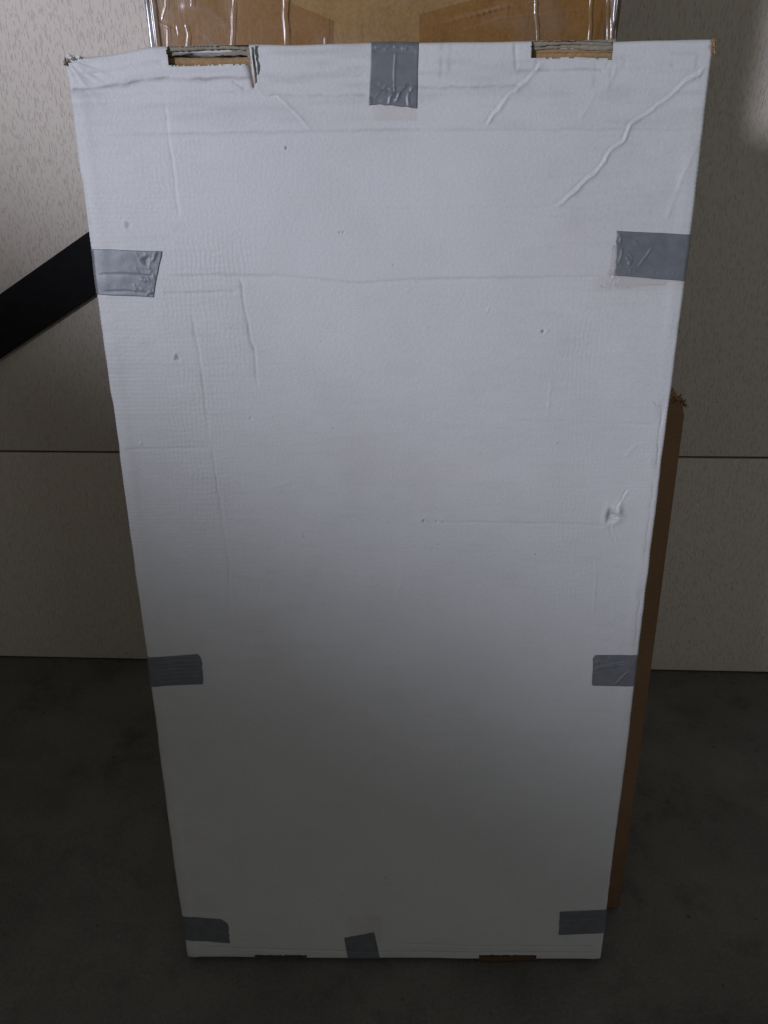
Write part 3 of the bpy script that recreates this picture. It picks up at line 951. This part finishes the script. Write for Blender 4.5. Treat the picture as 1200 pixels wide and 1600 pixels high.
def ptape(spots, y, seed):
    """strip of brown packing tape between an upper and a lower row of spots"""
    n = 60
    (a, b), (c, d) = [[np.array(tl(*p)) for p in row] for row in spots]
    s = np.linspace(0, 1, n)
    rows = []
    for t in np.linspace(0, 1, 30):
        p = (a + (b - a) * s[:, None]) * (1 - t) + (c + (d - c) * s[:, None]) * t
        wr = 0.0006 * np.clip(vnoise(s * 3 + t * 26, t * 12 - s * 2.2, seed) - 0.35, 0, 1)
        rows.append(np.column_stack([p[:, 0], y - wr * 0.4, p[:, 1]]))
    return link('packing_tape', grid_mesh('packing_tape', np.array(rows)), m_ptape, tall)


ptape((((655, 22), (958, -60)), ((655, 140), (958, 120))), 0.0013, 700)
ptape((((236, -90), (520, 32)), ((240, 120), (520, 130))), 0.0013, 710)
ptape((((415, 12), (515, 30)), ((415, 120), (515, 120))), 0.0007, 720)

# film: one skin round the carton, with vertical gathers
off = 0.0032
step_x = 0.0006
per = []
for x in np.arange(-hw - off, hw + off, step_x):
    per.append((x, -off + 0.001, 0, -1))
for y in np.arange(-off, TD + off, 0.008):
    per.append((hw + off, y, 1, 0))
for x in np.arange(hw + off, -hw - off, -0.02):
    per.append((x, TD + off, 0, 1))
for y in np.arange(TD + off, -off, -0.008):
    per.append((-hw - off, y, -1, 0))
per.append(per[0])
per = np.array(per)
zs = np.concatenate([np.linspace(0.004, 1.10, 60), np.linspace(1.106, 1.165, 16), np.linspace(1.1665, 1.40, 170), np.linspace(1.403, TZ + 0.004, 14)])
PX, ZG = np.meshgrid(per[:, 0], zs)
PY = np.repeat(per[None, :, 1], len(zs), 0)
NXg = np.repeat(per[None, :, 2], len(zs), 0)
NYg = np.repeat(per[None, :, 3], len(zs), 0)
FH = 0.0008 * vnoise(PX * 40 + PY * 40, ZG * 12, 800)
FC = np.zeros(PX.shape)
isf = NYg < 0
for path, hh, ww, cc in (
        ([(362, -60), (366, 10), (365, 30), (361, 76)], 0.0035, 0.0011, 1.0), ([(837, -60), (836, 0), (837, 30), (838, 70)], 0.0032, 0.0010, 0.9),
        ([(924, -60), (922, 5), (921, 35), (917, 70)], 0.0032, 0.0009, 0.85), ([(261, -60), (260, 10), (255, 30)], 0.0026, 0.0009, 0.6), ([(262, 40), (262, 80)], 0.0024, 0.0009, 0.7),
        ([(291, 40), (294, 56), (291, 78)], 0.0024, 0.0011, 0.7), ([(299, -60), (300, 8)], 0.0022, 0.0008, 0.6), ([(444, -60), (446, 20), (447, 70)], 0.0016, 0.0020, 0.16),
        ([(507, 60), (507, 80)], 0.0024, 0.0008, 0.7), ([(277, 42), (279, 55)], 0.0020, 0.0008, 0.5), ([(309, 48), (340, 74)], 0.0018, 0.0012, 0.30), ([(290, 10), (330, 18), (355, 40)], 0.0014, 0.004, 0.16),
        ([(236, 25), (250, 36), (272, 48)], 0.0016, 0.0014, 0.28), ([(950, -60), (947, 70)], 0.0030, 0.0012, 0.8), ([(956, -60), (953, 70)], 0.0030, 0.0010, 1.0), ([(240, 5), (245, 20)], 0.0016, 0.0010, 0.4),
        ([(700, 34), (780, 12), (840, 2)], 0.0012, 0.0009, 0.16), ([(660, 44), (720, 26), (800, 5)], 0.0014, 0.0010, 0.24), ([(715, 50), (780, 28), (930, 12)], 0.0010, 0.0010, 0.16), ([(550, -60), (560, 60)], 0.0008, 0.004, 0.03)):
    pts = [np.array(tl(*p)) for p in path]
    ww = ww * 0.62 if ww < 0.0015 else ww
    d, s, al = seg_dist(PX + 0.0007 * vnoise(PX * 0, ZG * 60, 805), ZG, pts)
    g = np.exp(-(d / ww) ** 2) * isf * (0.65 + 0.5 * vnoise(ZG * 70, PX * 20, 806))
    FH += 0.30 * hh * g
    FC += 0.4 * cc * g
# bunched film at the vertical corners
corner = np.exp(-((np.abs(PX) - hw) / 0.005) ** 2) * (PY < 0.02)
FH += corner * (0.0016 + 0.0022 * vnoise(ZG * 24, PX * 300, 810))
FC += corner * np.where(PX < 0, 1.0, 0.45) * np.clip(0.55 + 0.8 * vnoise(ZG * 40, PX * 400, 811), 0, 1)
PXX, PYY = PX + NXg * FH, PY + NYg * FH
me = grid_mesh('plastic_wrap', np.stack([PXX, PYY, ZG], -1))
att = me.attributes.new('crumple', 'FLOAT', 'POINT')
att.data.foreach_set('value', np.clip(FC, 0, 1).reshape(-1).astype(np.float32))
link('plastic_wrap', me, m_film, tall)

# ------------------------------------------------------------------ black board leaning along the wall
BY = WALL_Y - 0.0145
PB = np.array([0, BY, 0.0])
NB = np.array([0.0, -1.0, 0.0])
p_tl, p_tr = hit(0, 459, PB, NB), hit(134, 365, PB, NB)
p_bl, p_br = hit(0, 561, PB, NB), hit(140, 466, PB, NB)
ax = (p_tr - p_tl) + (p_br - p_bl)
ax[1] = 0
ax /= np.linalg.norm(ax)
nrm_ = np.array([-ax[2], 0, ax[0]])
wdt = (np.dot(p_tl - p_bl, nrm_) + np.dot(p_tr - p_br, nrm_)) / 2
mid0 = (p_tl + p_bl) / 2
# slide down to the floor: the lower corner touches z = 0
tdown = (mid0[2] - wdt / 2 * nrm_[2]) / ax[2]
o0 = mid0 - ax * tdown
o0[1] = BY
length = tdown + 0.42
board = link('black_board', box_mesh('black_board', (0, -wdt / 2, -0.012), (length, wdt / 2, 0.0), 0.0015, 2), m_black, smooth=False)
board.matrix_world = frame(o0, ax, nrm_, np.cross(ax, nrm_))
board['label'] = 'flat black board sloping up against the wall, left of the white box'
board['category'] = 'board'

# ------------------------------------------------------------------ grit on the floor
bm = bmesh.new()
rg = np.random.default_rng(21)
for k in range(230):
    if k < 110:
        x, y = rg.uniform(-0.9, 0.9), WALL_Y - abs(rg.normal(0, 0.02)) - 0.004
    else:
        x, y = rg.uniform(-0.9, 0.9), rg.uniform(0.35, 1.45)
        q = np.dot(np.array([x, y, 0]) - B0, -NH)
        if -0.02 < q < 0.62 and abs(x) < 0.45:
            continue
    r_ = rg.uniform(0.0006, 0.0026)
    mt = Matrix.Translation((x, y, r_ * 0.6)) @ Matrix.Rotation(rg.uniform(0, 6), 4, 'Z') @ Matrix.Diagonal((r_ * rg.uniform(0.7, 1.8), r_, r_ * 0.7, 1))
    bmesh.ops.create_icosphere(bm, subdivisions=1, radius=1.0, matrix=mt)
me = bpy.data.meshes.new('grit')
bm.to_mesh(me)
bm.free()
m_grit = kraft('grit', (0.16, 0.14, 0.11), 0.9, 0.1)
g = link('grit', me, m_grit)
g['kind'] = 'stuff'
g['label'] = 'fine grit scattered on the concrete floor'
g['category'] = 'grit'
